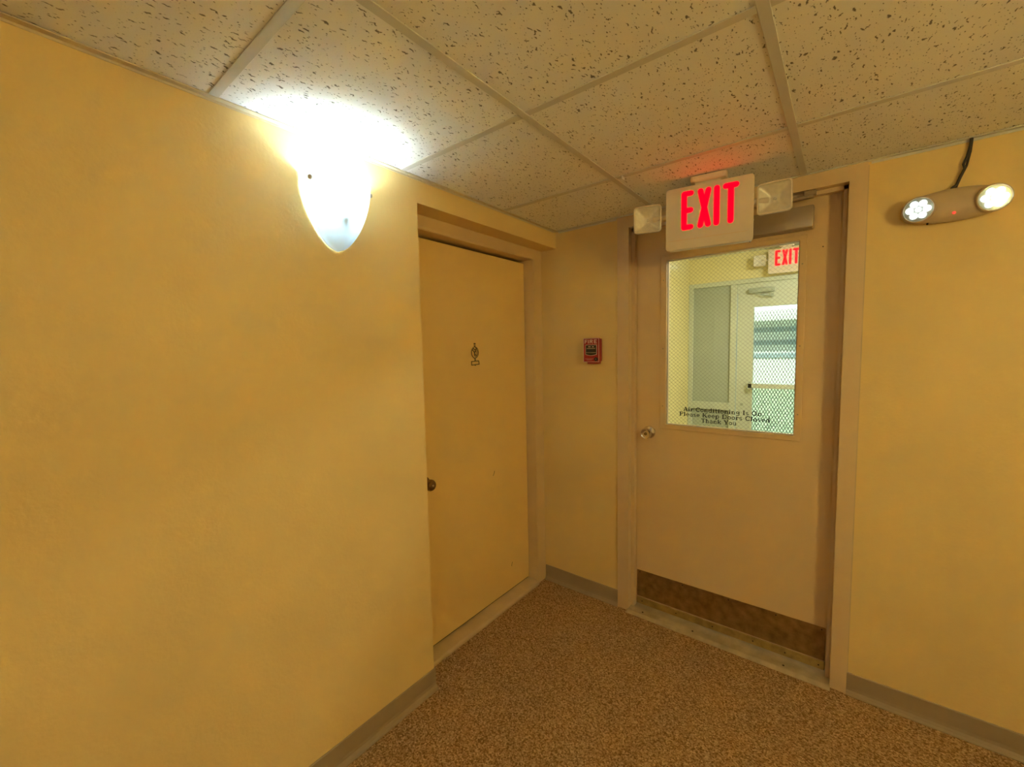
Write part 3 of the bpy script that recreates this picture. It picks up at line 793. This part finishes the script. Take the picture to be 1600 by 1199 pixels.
# pull handle window: pale outline with curved bottom, black recess, grey bars
def shield(w, zt, zb, dip, n=8): return [(-w, zt), (-w, zb)] + [(-w + 2 * w * k / n, zb - dip * math.sin(math.pi * k / n)) for k in range(1, n)] + [(w, zb), (w, zt)]
bm = BM(); prism(bm, shield(.0345, .031, -.024, .006), 'y', -.0436, -.042); obj('handle_border', bm, M['firewhite'], fa)
bm = BM(); prism(bm, shield(.0320, .0285, -.0215, .006), 'y', -.0446, -.042); ph = obj('pull_handle', bm, M['black'], fa, label='black pull handle')
bm = BM(); box(bm, -.026, .026, -.0475, -.044, .008, .013, .001, 1); obj('handle_bar', bm, M['closer'], ph)
bm = BM(); box(bm, -.030, .030, -.0475, -.044, -.0145, -.0105, .001, 1); obj('handle_bar', bm, M['closer'], ph)
for x0, x1 in ((-.017, -.002), (.007, .017)):
    bm = BM(); box(bm, x0, x1, -.0450, -.0445, .0175, .0215); obj('handle_print', bm, M['firewhite'], ph)
bm = BM(); lathe(bm, [(.011, 0), (.011, .002), (.009, .003), (0, .003)], (.030, -.043, -.049), (0, -1, 0), 22); lk = obj('key_lock', bm, M['black'], fa, True)
bm = BM(); box(bm, .0290, .0310, -.0466, -.0459, -.053, -.045); obj('key_slot', bm, M['closer'], lk)
bm = BM(); box(bm, -.037, .014, -.0435, -.0428, -.0475, -.0462); box(bm, -.028, .006, -.0435, -.0428, -.0535, -.0522); obj('small_print', bm, M['firewhite'], fa)
bm = BM(); box(bm, -.032, .040, -.030, -.004, -.0755, -.060, .002, 1); obj('mounting_tab', bm, M['firered'], fa)

# ================================================================== VESTIBULE AND ENTRANCE BEYOND THE GLAZED DOOR
VX0, VX1 = -.13, 2.4
bm = BM(); box(bm, VX0 - .12, VX0, .12, YS + .1, 0, ZT); S('wall_vestibule_left', bm, M['vwall'], 'yellow side wall of the vestibule seen through the wired glass', 'wall')
bm = BM(); box(bm, VX1, VX1 + .12, .12, YS + .1, 0, ZT); S('wall_vestibule_right', bm, M['vwall'], 'vestibule wall on the right, hidden behind the door', 'wall')
bm = BM(); box(bm, VX0, VX1, YS - .02, YS + .1, 2.20, ZT); S('wall_vestibule_end', bm, M['vwall'], 'yellow wall above the aluminium entrance frame in the vestibule', 'wall')
bm = BM(); box(bm, VX0, VX1, .12, YS, ZV + .0, ZV + .06); S('ceiling_vestibule', bm, M['vceil'], 'plain pale ceiling of the vestibule', 'ceiling')
# aluminium entrance frame
st = empty('window_1', (0, YS, 0), 'pale aluminium entrance frame with grey side panel at the vestibule end', 'window', kind='structure')
def bar(name, x0, x1, z0, z1, y0=-.03, y1=.06, m='store', par=None, bev=.003):
    b = BM(); box(b, x0, x1, y0, y1, z0, z1, bev, 1); return obj(name, b, M[m], par or st)
bar('frame_member', VX0 + .001, VX0 + .05, 0, 2.20)
bar('frame_member', .323, .388, 0, 2.15)
bar('frame_member', 1.43, 1.50, 0, 2.15)
bar('frame_member', VX1 - .05, VX1 - .001, 0, 2.20)
bar('frame_member', VX0 + .05, VX1 - .05, 2.15, 2.20)
bar('transom_bar', .388, 1.43, 2.048, 2.15, -.015, .05)
bar('panel_rail', VX0 + .05, .323, .72, .805)
bar('panel_rail', VX0 + .05, .323, 0, .12)
bar('side_panel', VX0 + .05, .323, .805, 2.15, .0, .02, 'panel', bev=0)
bar('side_panel', VX0 + .05, .323, .12, .72, .0, .02, 'panel', bev=0)
bar('panel_rail', 1.50, VX1 - .05, 0, .12)
bar('added_sidelight', 1.50, VX1 - .05, .12, 2.15, .008, .014, 'glass', bev=0)  # unseen glazing added to let more daylight into the vestibule
# entrance door
dr = empty('door_3', (0, YS, 0), 'aluminium entrance door with metal mesh and push bar, daylight behind', 'door', kind='structure')
def dbar(name, x0, x1, z0, z1, y0=-.02, y1=.025, m='store', bev=.002):
    b = BM(); box(b, x0, x1, y0, y1, z0, z1, bev, 1); return obj(name, b, M[m], dr)
dbar('stile', .396, .556, .02, 2.05); dbar('stile', 1.27, 1.425, .02, 2.05)
dbar('rail', .556, 1.27, 1.885, 2.05); dbar('rail', .556, 1.27, .02, .22)
dbar('glass_pane', .556, 1.27, .22, 1.885, .0, .006, 'glass', 0)
dbar('push_bar', .52, 1.31, .992, 1.042, -.085, -.05)
dbar('push_bar_bracket', .515, .56, .98, 1.055, -.085, -.02); dbar('push_bar_bracket', 1.27, 1.315, .98, 1.055, -.085, -.02)
b = BM(); tube(b, [(.455, -.02, .80), (.455, -.03, .80)], .018, 16); obj('lock_cylinder', b, M['panel'], dr, True)
b = BM(); box(b, .505, .745, -.075, -.02, 2.035, 2.085, .012, 3); dc = obj('door_closer', b, M['panel'], dr, True)
b = BM(); tube(b, [(.58, -.05, 2.035), (.66, -.09, 2.005), (.72, -.05, 2.0)], .010, 8); lathe(b, [(.022, 0), (.022, .03)], (.72, -.06, 1.985), (0, 0, 1), 14); obj('closer_arm', b, M['panel'], dc, True)
# expanded metal mesh over the glass
b = BM()
px, pz, hwid = .030, .056, .0055
x0, x1, z0, z1 = .556, 1.27, .22, 1.885
nx, nz = int((x1 - x0) / px), int((z1 - z0) / pz)
for i in range(nx):
    for j in range(nz):
        cx, cz = x0 + (i + .5) * px, z0 + (j + .5) * pz
        P4 = [(cx - px / 2, cz), (cx, cz + pz / 2), (cx + px / 2, cz), (cx, cz - pz / 2)]
        for k in range(4):
            A, B = P4[k], P4[(k + 1) % 4]
            l = math.hypot(B[0] - A[0], B[1] - A[1]); nxn, nzn = -(B[1] - A[1]) / l * hwid / 2, (B[0] - A[0]) / l * hwid / 2
            vv = [b.verts.new((A[0] + nxn, .0275, A[1] + nzn)), b.verts.new((A[0] - nxn, .0305, A[1] - nzn)), b.verts.new((B[0] - nxn, .0305, B[1] - nzn)), b.verts.new((B[0] + nxn, .0275, B[1] + nzn))]
            b.faces.new(vv)
mo = obj('expanded_mesh', b, M['mesh'], dr, kind='stuff')
sd = mo.modifiers.new('thickness', 'SOLIDIFY'); sd.thickness = .0016
# unseen fill light added to brighten the vestibule, above the view
vl = empty('vestibule_fill_light', (1.55, 1.5, ZV), 'added flush round fill light in the vestibule, above the view through the glass', 'ceiling light')
bm = BM(); lathe(bm, [(.17, 0), (.17, -.02), (.15, -.025)], (0, 0, 0), (0, 0, 1), 32); obj('light_base', bm, M['white_metal'], vl, True)
bm = BM(); lathe(bm, [(.15, -.02), (.145, -.05), (.11, -.08), (.05, -.095), (0, -.098)], (0, 0, 0), (0, 0, 1), 32); obj('diffuser', bm, M['vlight'], vl, True)
# second exit sign at the vestibule end
s2 = copy_tree(sign)
s2.location = (.855, YS - .12, ZV); s2.rotation_euler = (0, 0, R(3))
s2['label'] = 'exit sign with red letters glimpsed through the wired glass above the far entrance'

# outside: paving, lawn and the building across
bm = BM(); box(bm, -6, 8, YS + .1, YS + 2.2, -.14, -.04); S('ground_paving', bm, M['concrete'], 'pale concrete walk outside the entrance', 'paving')
bm = BM(); box(bm, -25, 20, YS + 2.2, 40, -.16, -.06); S('ground_lawn', bm, M['grass'], 'sunlit green lawn outside the entrance', 'lawn')
bd = empty('apartment_building', (-6.0, 17, -.06), 'pale building with blue grey louvre bands seen through the entrance mesh', 'building')
bm = BM(); box(bm, -9, 9, 0, 6, 0, 9); obj('wall', bm, M['stucco'], bd)
for k in range(3):
    z = .9 + k * 2.8
    bm = BM(); box(bm, -9, 9, -1.2, 0, z + 1.55, z + 1.75); obj('balcony_slab', bm, M['stucco'], bd)
    for q in (.25, .75, 1.25):
        bm = BM(); box(bm, -8.9, 8.9, -.06, .0, z + q - .09, z + q + .09); obj('louvre_band', bm, M['slate'], bd)
